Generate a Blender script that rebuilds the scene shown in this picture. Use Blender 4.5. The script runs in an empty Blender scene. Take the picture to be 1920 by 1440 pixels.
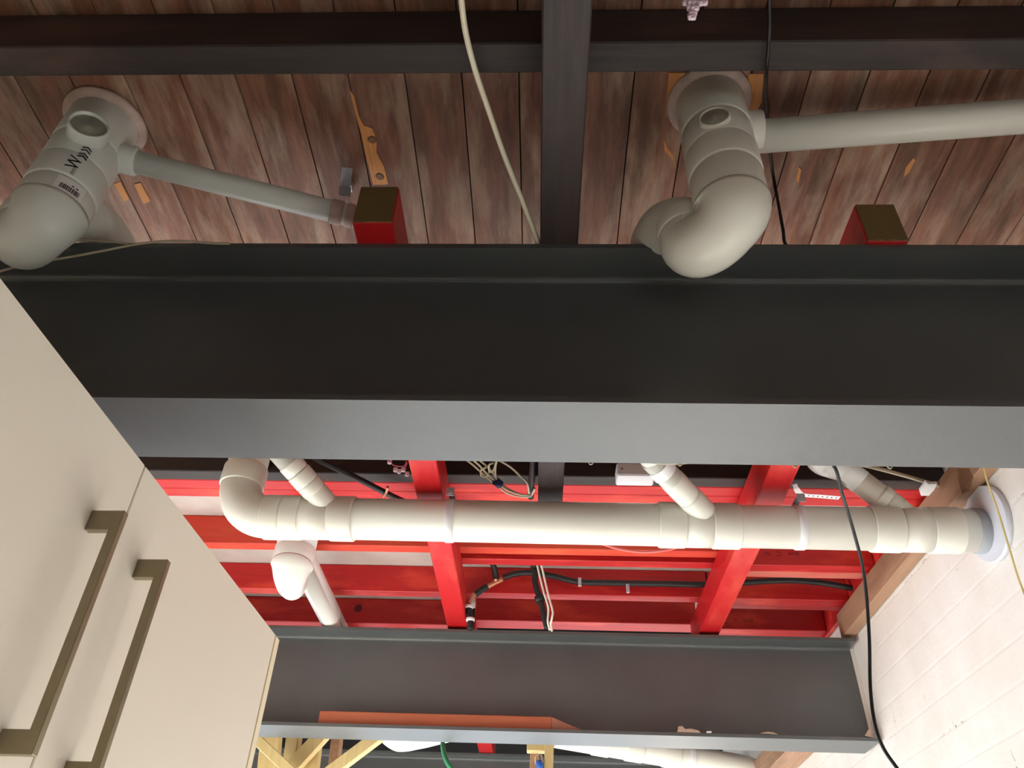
import bpy, bmesh, math, random
from mathutils import Vector, Matrix
PI = math.pi
random.seed(7)
C = bpy.context.scene.collection
ZO = 1.6            # eye height above the floor; shapes below are written relative to the eye

# ------------------------------------------------------------------ camera
def cam_axes(p, y, r):
    cy, sy, cp, sp = math.cos(y), math.sin(y), math.cos(p), math.sin(p)
    fwd = Vector((-sy*cp, cy*cp, sp)); right = Vector((cy, sy, 0)); up = right.cross(fwd)
    return math.cos(r)*right + math.sin(r)*up, -math.sin(r)*right + math.cos(r)*up, fwd
rr, uu, fw = cam_axes(math.radians(38.426), math.radians(2.927), math.radians(2.350))
cd = bpy.data.cameras.new('camera'); cam = bpy.data.objects.new('camera', cd); C.objects.link(cam)
cam.matrix_world = Matrix(((rr.x, uu.x, -fw.x, 0), (rr.y, uu.y, -fw.y, 0), (rr.z, uu.z, -fw.z, ZO), (0, 0, 0, 1)))
cd.sensor_width = 36; cd.lens = 1476.04/1920*36; cd.clip_start = 0.02; cd.clip_end = 100
bpy.context.scene.camera = cam

# ------------------------------------------------------------------ light and exposure
sc = bpy.context.scene
sc.view_settings.view_transform = 'Standard'; sc.view_settings.look = 'None'
sc.view_settings.gamma = 1; sc.view_settings.use_curve_mapping = False
sc.view_settings.exposure = 0.15
w = bpy.data.worlds.new('daylight'); sc.world = w; w.use_nodes = True
w.node_tree.nodes['Background'].inputs[0].default_value = (0.80, 0.88, 1.0, 1)
w.node_tree.nodes['Background'].inputs[1].default_value = 1.5
def area(name, loc, target, sx, sy, power, col):
    d = bpy.data.lights.new(name, 'AREA'); d.shape = 'RECTANGLE'; d.size = sx; d.size_y = sy; d.energy = power; d.color = col
    o = bpy.data.objects.new(name, d); C.objects.link(o); o.location = loc
    o.rotation_euler = (Vector(target) - Vector(loc)).to_track_quat('-Z', 'Y').to_euler()
    return o
area('garage_door_daylight', (-0.2, 6.8, 1.15), (-0.2, 0.0, 1.0), 2.4, 2.0, 7, (0.84, 0.93, 1.0))
area('side_door_daylight', (-1.72, 2.5, 1.05), (1.1, 1.6, 0.5), 1.7, 2.0, 40, (0.90, 0.95, 1.0))
area('back_fill_lamp', (0.5, -2.2, 1.0), (0.0, 0.9, 2.6), 1.0, 0.9, 5.0, (1.0, 0.97, 0.93))  # added fill behind the camera to brighten the near traps; no window there
sd = bpy.data.lights.new('sun', 'SUN'); sd.energy = 25.5; sd.angle = 0.02; sd.color = (1.0, 0.98, 0.96)
so = bpy.data.objects.new('sun', sd); C.objects.link(so); so.rotation_euler = Vector((math.cos(math.radians(29)), -0.62, -math.sin(math.radians(29)))).to_track_quat('-Z', 'Y').to_euler()

# ------------------------------------------------------------------ materials
def nodes(name):
    m = bpy.data.materials.new(name); m.use_nodes = True
    nt = m.node_tree; b = nt.nodes['Principled BSDF']
    return m, nt, b, nt.links.new
def S(c):    # sRGB 0-255 to linear
    return tuple(((v/255)/12.92 if v/255 <= 0.04045 else ((v/255+0.055)/1.055)**2.4) for v in c) + (1,)
def mixrgb(nt, fac, a, b, mode='MIX'):
    n = nt.nodes.new('ShaderNodeMix'); n.data_type = 'RGBA'; n.blend_type = mode
    for sock, v in ((n.inputs[0], fac), (n.inputs[6], a), (n.inputs[7], b)):
        if hasattr(v, 'is_output'): nt.links.new(v, sock)
        else: sock.default_value = v
    return n.outputs[2]
def ramp(nt, src, p0, p1, c0=(0,0,0,1), c1=(1,1,1,1)):
    n = nt.nodes.new('ShaderNodeValToRGB'); n.color_ramp.elements[0].position = p0; n.color_ramp.elements[1].position = p1
    n.color_ramp.elements[0].color = c0; n.color_ramp.elements[1].color = c1
    nt.links.new(src, n.inputs[0]); return n.outputs[0]
def noise(nt, scale, detail=4, rough=0.55, vec=None, stretch=None, coord='pos'):
    n = nt.nodes.new('ShaderNodeTexNoise'); n.inputs['Scale'].default_value = scale
    n.inputs['Detail'].default_value = detail; n.inputs['Roughness'].default_value = rough
    if vec is None:
        vec = nt.nodes.new('ShaderNodeNewGeometry').outputs['Position']
    if stretch:
        mp = nt.nodes.new('ShaderNodeMapping'); mp.inputs['Scale'].default_value = stretch
        nt.links.new(vec, mp.inputs[0]); vec = mp.outputs[0]
    nt.links.new(vec, n.inputs['Vector']); return n.outputs['Fac']
def bump(nt, b, h, strength=0.2, dist=0.002):
    n = nt.nodes.new('ShaderNodeBump'); n.inputs['Strength'].default_value = strength; n.inputs['Distance'].default_value = dist
    nt.links.new(h, n.inputs['Height']); nt.links.new(n.outputs[0], b.inputs['Normal'])
def plain(name, col, rough=0.5, metal=0, var=0.0, scale=30, bumps=0, coat=0):
    m, nt, b, L = nodes(name); c = S(col)
    b.inputs['Roughness'].default_value = rough; b.inputs['Metallic'].default_value = metal
    if coat: b.inputs['Coat Weight'].default_value = coat
    f = noise(nt, scale)
    d = tuple(x*(1-var) for x in c[:3]) + (1,)
    L(mixrgb(nt, ramp(nt, f, 0.35, 0.65), d, c), b.inputs['Base Color'])
    if bumps: bump(nt, b, noise(nt, scale*6), bumps)
    return m
def wood(name, light, dark, axis, rough=0.7, grain=26, patch=None, patchcol=None, bumps=0.3):
    m, nt, b, L = nodes(name)
    st = [1, 1, 1]; st['xyz'.index(axis)] = 0.06
    g = noise(nt, grain*4, 6, 0.65, stretch=st)
    g2 = noise(nt, grain*0.5, 3, 0.5, stretch=[s if s < 1 else 1 for s in [x if x == 1 else 0.15 for x in st]])
    col = mixrgb(nt, ramp(nt, g, 0.3, 0.7), S(dark), S(light))
    col = mixrgb(nt, ramp(nt, g2, 0.35, 0.7), col, mixrgb(nt, 0.5, S(dark), S(light)))
    if patch is not None:
        p = noise(nt, patch, 5, 0.6, stretch=[1, 1, 1] if axis == 'n' else [x if x == 1 else 0.3 for x in st])
        col = mixrgb(nt, ramp(nt, p, 0.52, 0.66), col, S(patchcol))
    L(col, b.inputs['Base Color']); b.inputs['Roughness'].default_value = rough
    bump(nt, b, g, bumps)
    return m
def deck_material():
    m, nt, b, L = nodes('weathered_deck_boards')
    pos = nt.nodes.new('ShaderNodeNewGeometry').outputs['Position']
    sep = nt.nodes.new('ShaderNodeSeparateXYZ'); L(pos, sep.inputs[0])
    def mth(op, a, v):
        n = nt.nodes.new('ShaderNodeMath'); n.operation = op; L(a, n.inputs[0])
        if v is not None: n.inputs[1].default_value = v
        return n.outputs[0]
    idx = mth('FLOOR', mth('DIVIDE', mth('ADD', sep.outputs['X'], 0.0482), 0.1011), None)
    wn = nt.nodes.new('ShaderNodeTexWhiteNoise'); wn.noise_dimensions = '1D'; L(idx, wn.inputs['W'])
    off = nt.nodes.new('ShaderNodeCombineXYZ'); L(mth('MULTIPLY', wn.outputs['Value'], 9.0), off.inputs[1])
    add = nt.nodes.new('ShaderNodeVectorMath'); add.operation = 'ADD'; L(pos, add.inputs[0]); L(off.outputs[0], add.inputs[1])
    v = add.outputs[0]
    g = noise(nt, 120, 6, 0.65, v, (1, 0.07, 1)); g2 = noise(nt, 46, 5, 0.65, v, (1, 0.12, 1)); g3 = noise(nt, 17, 5, 0.65, v, (1, 0.22, 1))
    col = mixrgb(nt, ramp(nt, g2, 0.3, 0.7), S((126, 84, 62)), S((180, 130, 102)))
    col = mixrgb(nt, ramp(nt, g3, 0.47, 0.68), col, S((204, 180, 156)))
    col = mixrgb(nt, ramp(nt, noise(nt, 14, 5, 0.6, v, (1, 0.25, 1)), 0.52, 0.70), col, S((104, 80, 54)))
    col = mixrgb(nt, 0.55, col, ramp(nt, g, 0.25, 0.75, (0.35, 0.33, 0.32, 1), (1, 1, 1, 1)), 'MULTIPLY')
    tint = mixrgb(nt, wn.outputs['Value'], S((205, 190, 185)), S((255, 245, 240)))
    col = mixrgb(nt, 1.0, col, tint, 'MULTIPLY')
    L(col, b.inputs['Base Color']); b.inputs['Roughness'].default_value = 0.62
    bump(nt, b, g, 0.35); return m
def steel_material():
    m, nt, b, L = nodes('grey_painted_steel')
    col = mixrgb(nt, ramp(nt, noise(nt, 5), 0.3, 0.7), S((78, 82, 83)), S((87, 90, 90)))
    sp = ramp(nt, noise(nt, 55, 5, 0.7), 0.67, 0.72)
    col = mixrgb(nt, sp, col, S((76, 78, 78)))
    L(col, b.inputs['Base Color']); b.inputs['Roughness'].default_value = 0.42; b.inputs['Specular IOR Level'].default_value = 0.9
    bump(nt, b, noise(nt, 220, 3), 0.12); return m
def brick_wall_material():
    m, nt, b, L = nodes('white_painted_blockwork')
    pos = nt.nodes.new('ShaderNodeNewGeometry').outputs['Position']
    sep = nt.nodes.new('ShaderNodeSeparateXYZ'); L(pos, sep.inputs[0])
    cmb = nt.nodes.new('ShaderNodeCombineXYZ'); L(sep.outputs['Y'], cmb.inputs[0]); L(sep.outputs['Z'], cmb.inputs[1])
    br = nt.nodes.new('ShaderNodeTexBrick'); L(cmb.outputs[0], br.inputs['Vector'])
    br.inputs['Scale'].default_value = 1; br.inputs['Mortar Size'].default_value = 0.006; br.inputs['Mortar Smooth'].default_value = 0.6
    br.inputs['Brick Width'].default_value = 0.24; br.inputs['Row Height'].default_value = 0.086
    pits = ramp(nt, noise(nt, 52, 6, 0.8), 0.655, 0.70)
    pits2 = ramp(nt, noise(nt, 120, 3, 0.6), 0.55, 0.62)
    col = mixrgb(nt, ramp(nt, noise(nt, 4), 0.3, 0.7), S((232, 224, 214)), S((244, 240, 234)))
    col = mixrgb(nt, pits, col, S((176, 162, 146)))
    col = mixrgb(nt, mixrgb(nt, 1.0, mixrgb(nt, 1.0, pits2, br.outputs['Fac'], 'MULTIPLY'), ramp(nt, noise(nt, 3.1, 2), 0.54, 0.60), 'MULTIPLY'), col, S((150, 132, 112)))
    L(col, b.inputs['Base Color']); b.inputs['Roughness'].default_value = 0.6
    n1 = nt.nodes.new('ShaderNodeBump'); n1.invert = True; n1.inputs['Strength'].default_value = 0.18; n1.inputs['Distance'].default_value = 0.003
    L(br.outputs['Fac'], n1.inputs['Height'])
    n2 = nt.nodes.new('ShaderNodeBump'); n2.inputs['Strength'].default_value = 0.35; n2.inputs['Distance'].default_value = 0.002
    L(noise(nt, 60, 5, 0.7), n2.inputs['Height']); L(n1.outputs[0], n2.inputs['Normal']); L(n2.outputs[0], b.inputs['Normal'])
    return m
def end_grain(name, light, dark):
    m, nt, b, L = nodes(name)
    wv = nt.nodes.new('ShaderNodeTexWave'); wv.wave_type = 'RINGS'; wv.rings_direction = 'Y'
    wv.inputs['Scale'].default_value = 60; wv.inputs['Distortion'].default_value = 3
    L(nt.nodes.new('ShaderNodeNewGeometry').outputs['Position'], wv.inputs['Vector'])
    c = mixrgb(nt, wv.outputs['Fac'], S(dark), S(light)); c = mixrgb(nt, 0.4, c, mixrgb(nt, noise(nt, 300), S(dark), S(light)))
    L(c, b.inputs['Base Color']); b.inputs['Roughness'].default_value = 0.8; return m

M = {}
M['deck'] = deck_material(); M['steel'] = steel_material(); M['wall'] = brick_wall_material()
M['dark_wood'] = wood('dark_stained_timber', (64, 53, 49), (32, 25, 24), 'x', 0.6, 22, 7, (84, 62, 54))
M['dark_wood_y'] = wood('dark_stained_timber_lengthwise', (66, 55, 53), (40, 33, 33), 'y', 0.6, 22, 6, (74, 52, 46))
M['red_x'] = wood('red_painted_timber_crosswise', (206, 34, 36), (166, 20, 24), 'x', 0.45, 20, 9, (222, 66, 48), 0.15)
M['red_y'] = wood('red_painted_timber', (204, 26, 32), (176, 16, 22), 'y', 0.45, 20, 8, (206, 62, 50), 0.15)
M['orange_red'] = wood('orange_red_painted_timber', (216, 72, 48), (196, 50, 34), 'x', 0.5, 20, 9, (206, 86, 52), 0.15)
M['pale_red'] = wood('thinly_painted_timber', (208, 140, 118), (206, 62, 58), 'x', 0.6, 8, 6, (206, 60, 60), 0.15)
M['end_grain'] = end_grain('green_treated_end_grain', (140, 116, 70), (98, 76, 38))
M['pine_rail'] = wood('aged_pine', (180, 142, 112), (152, 112, 86), 'y', 0.65, 18, 5, (140, 102, 76))
M['pine_strip'] = wood('pale_pine_strip', (226, 194, 150), (204, 168, 126), 'y', 0.65, 18)
M['knot_wood'] = wood('dark_knot', (150, 112, 84), (112, 78, 56), 'y', 0.7, 30)
M['new_pine'] = wood('new_pine', (228, 204, 148), (206, 176, 118), 'z', 0.6, 16)
M['raw_wood'] = wood('freshly_split_wood', (230, 168, 104), (196, 122, 62), 'y', 0.7, 30)
M['subfloor'] = plain('pale_particle_board', (196, 184, 176), 0.7, 0, 0.12, 12)
M['deck_in_shade'] = plain('shade_toned_underfloor', (20, 18, 17), 0.9, 0, 0.2, 12)  # near-black colour puts the shade of the unlit old deck into the material
M['pvc'] = plain('cream_pvc', (238, 236, 224), 0.28, 0, 0.03, 6)
M['pvc_white'] = plain('white_pvc', (238, 238, 234), 0.3, 0, 0.02, 6)
M['pvc_grey'] = plain('grey_white_pvc', (232, 237, 230), 0.32, 0, 0.03, 8)
M['pvc_seam'] = plain('grey_pipe_cement', (120, 118, 106), 0.5)
M['cap'] = plain('shade_toned_cap', (176, 172, 156), 0.4)  # pvc disc coloured darker, for the shade on its face
M['plastic_white'] = plain('white_plastic', (240, 238, 240), 0.4)
M['flange'] = plain('bluish_white_plastic', (226, 228, 236), 0.4)
M['flange_dark'] = plain('light_grey_rubber', (168, 172, 178), 0.5)
M['sealant'] = plain('pinkish_sealant', (214, 190, 178), 0.7, 0, 0.15, 40, 0.4)
M['cabinet'] = plain('cream_laminate', (236, 228, 212), 0.42, 0, 0.01, 3)
M['cab_edge'] = plain('pale_edging', (238, 226, 196), 0.5)
M['cab_gap'] = plain('edge_glue_line', (168, 148, 112), 0.6)
M['handle'] = plain('bronze_brushed_metal', (150, 138, 114), 0.38, 0.75, 0.08, 60)
M['black'] = plain('black_insulation', (34, 33, 34), 0.5, 0, 0.2, 60)
M['cable_black'] = plain('black_cable', (26, 24, 24), 0.45)
M['cable_cream'] = plain('cream_cable', (244, 236, 208), 0.45)
M['cable_grey'] = plain('beige_cable', (196, 184, 158), 0.5)
M['cable_white'] = plain('white_cable', (236, 232, 218), 0.45)
M['string'] = plain('yellow_string', (200, 178, 112), 0.7)
M['green'] = plain('green_hose', (60, 150, 104), 0.4)
M['copper'] = plain('copper', (214, 150, 120), 0.35, 0.6, 0.1, 60)
M['zinc'] = plain('galvanised_steel', (190, 192, 196), 0.4, 0.35, 0.1, 80)
M['tape'] = plain('dark_blue_tape', (24, 34, 92), 0.5)
M['blue'] = plain('blue_connector', (52, 104, 200), 0.4)
M['pink'] = plain('pale_pink_plastic', (240, 214, 226), 0.4, 0, 0.1, 90)
M['pink_wire'] = plain('pink_wire', (214, 90, 130), 0.5)
M['pink_hose'] = plain('pinkish_red_hose', (226, 120, 116), 0.4)
M['stake'] = wood('red_brown_cedar', (196, 116, 84), (168, 88, 60), 'x', 0.6, 18)
M['stake_tip'] = wood('cut_cedar', (196, 140, 118), (150, 96, 76), 'x', 0.7, 18)
M['chip'] = plain('bare_plaster', (196, 170, 150), 0.8, 0, 0.2, 60, 0.4)
M['chip_white'] = plain('white_flake', (240, 238, 234), 0.7)
M['ink'] = plain('black_ink', (26, 24, 24), 0.6)
M['ink_faint'] = plain('faint_grey_ink', (130, 128, 120), 0.6)
M['ink_red'] = plain('stamp_under_red_paint', (96, 10, 14), 0.6)
M['sticker'] = plain('paper_sticker', (248, 248, 246), 0.55)
M['floor'] = plain('pale_concrete', (206, 207, 206), 0.7, 0, 0.1, 4, 0.2)
M['deck_in_shade'].node_tree.nodes['Principled BSDF'].inputs['Specular IOR Level'].default_value = 0.05
M['plaster'] = plain('white_plaster', (232, 226, 216), 0.7, 0, 0.03, 4)
M['dark_room'] = plain('unpainted_dark_wall', (60, 54, 50), 0.8, 0, 0.1, 4)
M['shadow_gap'] = plain('dark_gap', (20, 16, 14), 0.9)

# ------------------------------------------------------------------ mesh helpers
def V(p): return Vector((p[0], p[1], p[2] + ZO))
def link(name, bm, m, parent=None, smooth=False):
    me = bpy.data.meshes.new(name)
    bmesh.ops.recalc_face_normals(bm, faces=bm.faces)
    if parent is not None: bmesh.ops.translate(bm, verts=bm.verts, vec=-parent_loc(parent))
    bm.to_mesh(me); bm.free()
    ms = m if isinstance(m, (list, tuple)) else [m]
    for q in ms: me.materials.append(M[q] if isinstance(q, str) else q)
    if smooth:
        for p in me.polygons: p.use_smooth = True
    o = bpy.data.objects.new(name, me); C.objects.link(o)
    if parent is not None: o.parent = parent
    return o
def parent_loc(p):
    v = Vector(p.location)
    while p.parent is not None: p = p.parent; v += Vector(p.location)
    return v
def tag(o, label, cat, group=None):
    o['label'] = label; o['category'] = cat
    if group: o['group'] = group
    return o
def thing(name, label, cat, loc, group=None):
    o = bpy.data.objects.new(name, None); C.objects.link(o); o.location = V(loc); o.empty_display_size = 0.05
    return tag(o, label, cat, group)
def struct(name, bm, m):
    o = link(name, bm, m); o['kind'] = 'structure'; return o
def bevel_sharp(bm, w, seg=1):
    bmesh.ops.recalc_face_normals(bm, faces=bm.faces)
    es = [e for e in bm.edges if len(e.link_faces) == 2 and e.calc_face_angle(0) > 0.6]
    if es and w > 0: bmesh.ops.bevel(bm, geom=es, offset=w, segments=seg, affect='EDGES', profile=0.5)
def box(bm, a, b, bev=0):
    a, b = V(a), V(b)
    t = bmesh.new()
    vs = [t.verts.new((x, y, z)) for x in (a.x, b.x) for y in (a.y, b.y) for z in (a.z, b.z)]
    for f in ((0,1,3,2),(4,6,7,5),(0,4,5,1),(2,3,7,6),(0,2,6,4),(1,5,7,3)): t.faces.new([vs[i] for i in f])
    if bev: bevel_sharp(t, bev)
    me = bpy.data.meshes.new('t'); t.to_mesh(me); t.free(); bm.from_mesh(me); bpy.data.meshes.remove(me)
def prism(bm, pts, vec, bev=0):
    """outline pts (rel coords) swept by vec"""
    t = bmesh.new()
    p0 = [t.verts.new(V(p)) for p in pts]; d = Vector(vec)
    p1 = [t.verts.new(v.co + d) for v in p0]; n = len(pts)
    t.faces.new(p0); t.faces.new(p1[::-1])
    for i in range(n): t.faces.new((p0[i], p1[i], p1[(i+1) % n], p0[(i+1) % n]))
    if bev: bevel_sharp(t, bev)
    bmesh.ops.recalc_face_normals(t, faces=t.faces); t.normal_update()
    bmesh.ops.triangulate(t, faces=[f for f in t.faces if len(f.verts) > 4])
    me = bpy.data.meshes.new('t'); t.to_mesh(me); t.free(); bm.from_mesh(me); bpy.data.meshes.remove(me)
def smooth_path(pts, n=8):
    P = [Vector(p) for p in pts]
    if len(P) < 3: return P
    Q = [P[0]*2-P[1]] + P + [P[-1]*2-P[-2]]; out = []
    for i in range(1, len(Q)-2):
        a, b, c, d = Q[i-1], Q[i], Q[i+1], Q[i+2]
        for k in range(n):
            t = k/n; out.append(0.5*((2*b)+(c-a)*t+(2*a-5*b+4*c-d)*t*t+(3*b-a-3*c+d)*t**3))
    out.append(P[-1]); return out
def fillet(pts, rad, n=10):
    """polyline with rounded corners of bend radius rad (single value or per corner)"""
    P = [Vector(p) for p in pts]; out = [P[0]]
    for i in range(1, len(P)-1):
        r = rad[i-1] if isinstance(rad, (list, tuple)) else rad
        a = (P[i-1]-P[i]).normalized(); b = (P[i+1]-P[i]).normalized()
        ang = a.angle(b); L = r/math.tan(ang/2)
        p1 = P[i]+a*L; p2 = P[i]+b*L; c = P[i]+(a+b).normalized()*(r/math.sin(ang/2))
        u = (p1-c).normalized(); w2 = (p2-c).normalized(); th = u.angle(w2)
        for k in range(n+1):
            t = k/n; out.append(c+(u*math.sin((1-t)*th)+w2*math.sin(t*th))/math.sin(th)*r)
    out.append(P[-1]); return out
def tube(bm, path, rad, seg=20, cap=True, flat=None, flatdir=None):
    P = [V(p) for p in path]; n = len(P)
    R = rad if isinstance(rad, (list, tuple)) else [rad]*n
    T = []
    for i in range(n):
        a = P[max(i-1, 0)]; b = P[min(i+1, n-1)]
        t = (b-a); T.append(t.normalized() if t.length > 1e-9 else (T[-1] if T else Vector((0,0,1))))
    ref = Vector(flatdir) if flatdir else (Vector((0, 0, 1)) if abs(T[0].z) < 0.9 else Vector((1, 0, 0)))
    U = (ref - T[0]*ref.dot(T[0])).normalized(); rings = []
    for i in range(n):
        if i:
            U = U - T[i]*U.dot(T[i])
            U = U.normalized()
        W = T[i].cross(U)
        rings.append([bm.verts.new(P[i]+U*(math.cos(2*PI*k/seg)*R[i])+W*(math.sin(2*PI*k/seg)*R[i]*(flat or 1))) for k in range(seg)])
    for i in range(n-1):
        for k in range(seg):
            f = bm.faces.new((rings[i][k], rings[i][(k+1) % seg], rings[i+1][(k+1) % seg], rings[i+1][k])); f.smooth = True
    if cap:
        bm.faces.new(rings[0][::-1]); bm.faces.new(rings[-1])
def collar(bm, a, b, r, lip=0.0018, seg=40):
    """socket ring from a to b with softly rounded rims"""
    a, b = Vector(a), Vector(b); d = (b-a).normalized(); L = (b-a).length; e = min(0.003, L/4)
    ts = [0, 0, e*0.5, e, L-e, L-e*0.5, L, L]; rs = [r-0.008, r-lip, r-lip*0.3, r, r, r-lip*0.3, r-lip, r-0.008]
    tube(bm, [a+d*t for t in [x+1e-6*i for i, x in enumerate(ts)]], rs, seg)
def lathe(bm, o, axis, prof, seg=36):
    o = V(o); ax = Vector(axis).normalized(); ref = Vector((0, 0, 1)) if abs(ax.z) < 0.9 else Vector((1, 0, 0))
    U = (ref-ax*ref.dot(ax)).normalized(); W = ax.cross(U)
    rings = [[bm.verts.new(o+ax*h+U*(math.cos(2*PI*k/seg)*r)+W*(math.sin(2*PI*k/seg)*r)) for k in range(seg)] for h, r in prof]
    for i in range(len(rings)-1):
        for k in range(seg): bm.faces.new((rings[i][k], rings[i][(k+1) % seg], rings[i+1][(k+1) % seg], rings[i+1][k])).smooth = True
    bm.faces.new(rings[0][::-1]); bm.faces.new(rings[-1])
def part(name, m, parent, fn, smooth=None):
    bm = bmesh.new(); fn(bm); return link(name, bm, m, parent, smooth or False)
def wire(name, m, pts, r, label=None, cat='cable', group=None, parent=None, n=8, seg=10, flat=None):
    bm = bmesh.new(); tube(bm, smooth_path(pts, n), r, seg, True, flat)
    o = link(name, bm, m, parent)
    if label: tag(o, label, cat, group)
    return o
def text_mesh(s, size):
    cu = bpy.data.curves.new('t', 'FONT'); cu.body = s; cu.size = size; cu.extrude = 0.0002
    o = bpy.data.objects.new('t', cu); C.objects.link(o)
    me = bpy.data.meshes.new_from_object(o.evaluated_get(bpy.context.evaluated_depsgraph_get()))
    bpy.data.objects.remove(o); return me
def writing(name, s, size, fn, m, parent):
    """lettering mapped by fn(u, v, w) -> relative point"""
    bpy.context.view_layer.update()
    me = text_mesh(s, size); bm = bmesh.new(); bm.from_mesh(me); bpy.data.meshes.remove(me)
    for v in bm.verts: v.co = V(fn(v.co.x, v.co.y, v.co.z))
    return link(name, bm, m, parent)

# ------------------------------------------------------------------ the room
XW = 1.12
bm = bmesh.new(); box(bm, (-1.75, -2.5, -1.7), (XW, 7.0, -1.6)); struct('floor', bm, 'floor')
bm = bmesh.new(); box(bm, (XW, -2.5, -1.6), (XW+0.2, 7.0, 1.6)); struct('wall_right', bm, 'wall')
bm = bmesh.new(); box(bm, (-1.85, -2.5, -1.6), (-1.75, 1.6, 1.6)); box(bm, (-1.85, 3.3, -1.6), (-1.75, 4.2, 1.6)); box(bm, (-1.85, 6.2, -1.6), (-1.75, 7.0, 1.6)); box(bm, (-1.85, 1.6, 0.5), (-1.75, 3.3, 1.6)); box(bm, (-1.85, 4.2, 0.5), (-1.75, 6.2, 1.6)); struct('wall_left', bm, 'plaster')  # farther opening added so sun on the floor brightens the beam undersides
bm = bmesh.new(); box(bm, (-1.75, -2.6, -1.6), (XW, -2.5, 1.6)); struct('wall_back', bm, 'dark_room')
bm = bmesh.new()
box(bm, (-1.75, 7.0, 0.65), (XW, 7.1, 1.6)); box(bm, (-1.75, 7.0, -1.6), (-1.5, 7.1, 0.65)); box(bm, (0.95, 7.0, -1.6), (XW, 7.1, 0.65))
struct('wall_far', bm, 'plaster')
# old board deck overhead
bm = bmesh.new(); x = -0.0482 - 0.1011*17
while x < XW - 0.01:
    x1 = min(x + 0.1011, XW); dz = random.uniform(0, 0.0012)
    box(bm, (max(x, -1.75) + 0.0013, -2.5, 1.286 + dz), (x1 - 0.0013, 1.95, 1.306)); x += 0.1011
struct('ceiling', bm, 'deck')
bm = bmesh.new(); box(bm, (-1.75, -2.5, 1.307), (XW, 1.95, 1.33)); struct('ceiling', bm, 'shadow_gap')
bm = bmesh.new(); box(bm, (-1.75, 1.95, 1.284), (XW, 3.10, 1.33)); struct('ceiling', bm, 'subfloor')
bm = bmesh.new(); box(bm, (-1.75, 3.10, 1.284), (XW, 7.0, 1.33)); struct('ceiling', bm, 'deck_in_shade')
# split and scraped timber on the deck
def scrape(pts, name='trim_1', m='raw_wood', d=0.0018):
    bm = bmesh.new(); prism(bm, [(p[0], p[1], 1.2865) for p in pts], (0, 0, -d)); struct(name, bm, m)
for i, pts in enumerate((
  [(-0.3532,0.7714,1.2860),(-0.3477,0.7841,1.2860),(-0.3468,0.8221,1.2860),(-0.3407,0.8446,1.2860),(-0.3256,0.8503,1.2860),(-0.3216,0.8758,1.2860),(-0.3261,0.9032,1.2860),(-0.3166,0.9363,1.2860),(-0.3145,0.9784,1.2860),(-0.3449,0.9796,1.2860),(-0.3478,0.9214,1.2860),(-0.3482,0.8640,1.2860),(-0.3518,0.8221,1.2860)],
  [(-0.8333,0.9778,1.2860),(-0.8185,0.9739,1.2860),(-0.8181,0.9951,1.2860),(-0.8166,1.0195,1.2860),(-0.8334,1.0278,1.2860),(-0.8336,1.0058,1.2860)],
  [(-0.8753,0.9777,1.2860),(-0.8593,0.9712,1.2860),(-0.8594,1.0140,1.2860),(-0.8718,1.0222,1.2860)],
  [(0.2131,0.7424,1.2860),(0.2426,0.7426,1.2860),(0.2455,0.7751,1.2860),(0.2279,0.7981,1.2860),(0.2180,0.8326,1.2860)],
  [(0.2546,0.7427,1.2860),(0.3420,0.7433,1.2860),(0.3450,0.7675,1.2860),(0.3237,0.7633,1.2860),(0.2996,0.7581,1.2860),(0.2771,0.7620,1.2860),(0.2564,0.7731,1.2860)],
  [(0.3515,0.7454,1.2860),(0.3763,0.7456,1.2860),(0.3853,0.7989,1.2860),(0.3775,0.8334,1.2860),(0.3637,0.8511,1.2860),(0.3537,0.7830,1.2860)],
  [(0.2204,0.8755,1.2860),(0.2310,0.8965,1.2860),(0.2429,0.9108,1.2860),(0.2540,0.9474,1.2860),(0.2446,0.9229,1.2860),(0.2256,0.9012,1.2860)],
  [(0.6952,0.9192,1.2860),(0.7009,0.9240,1.2860),(0.6987,0.9507,1.2860),(0.6930,0.9631,1.2860),(0.6891,0.9409,1.2860)],
  [(0.4858,0.9380,1.2860),(0.4928,0.9454,1.2860),(0.4954,0.9755,1.2860),(0.4883,0.9679,1.2860)])):
    scrape(pts, 'trim_%d' % (i+1))

for q, r_ in [(p, 0.0085) for p in [(-0.3294,0.8748,1.2845),(-0.3285,0.9592,1.2845)]]:
    bm = bmesh.new(); tube(bm, [q, (q[0], q[1], q[2]-0.0012)], [r_, r_*0.7], 14); struct('trim_11', bm, 'knot_wood')

# ------------------------------------------------------------------ timber joists and bearers
def timber(name, a, b, m, label, cat='beam', group=None, bev=0.0025):
    bm = bmesh.new(); box(bm, a, b, bev); return tag(link(name, bm, m), label, cat, group)
timber('floor_joist', (-1.74, 0.630, 1.18), (XW-0.002, 0.681, 1.2855), 'dark_wood', 'old dark brown joist crossing the top of the view under the board ceiling', 'joist')
timber('floor_joist', (-1.74, 1.901, 1.18), (XW-0.002, 1.949, 1.2835), 'dark_wood', 'old dark brown joist just behind the wide steel beam, above the big pipe', 'joist')
timber('floor_joist', (-1.74, 1.950, 1.18), (XW-0.002, 1.9975, 1.2835), 'red_x', 'bright red joist fixed flat against the old dark joist', 'joist')
timber('floor_joist', (-1.74, 1.9985, 1.18), (XW-0.002, 2.046, 1.2835), 'red_x', 'bright red joist, the outer one of the doubled pair above the big pipe', 'joist')
timber('floor_joist', (-1.74, 2.350, 1.18), (0.60, 2.394, 1.2835), 'orange_red', 'orange red joist showing directly below the big horizontal pipe', 'joist')
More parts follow.
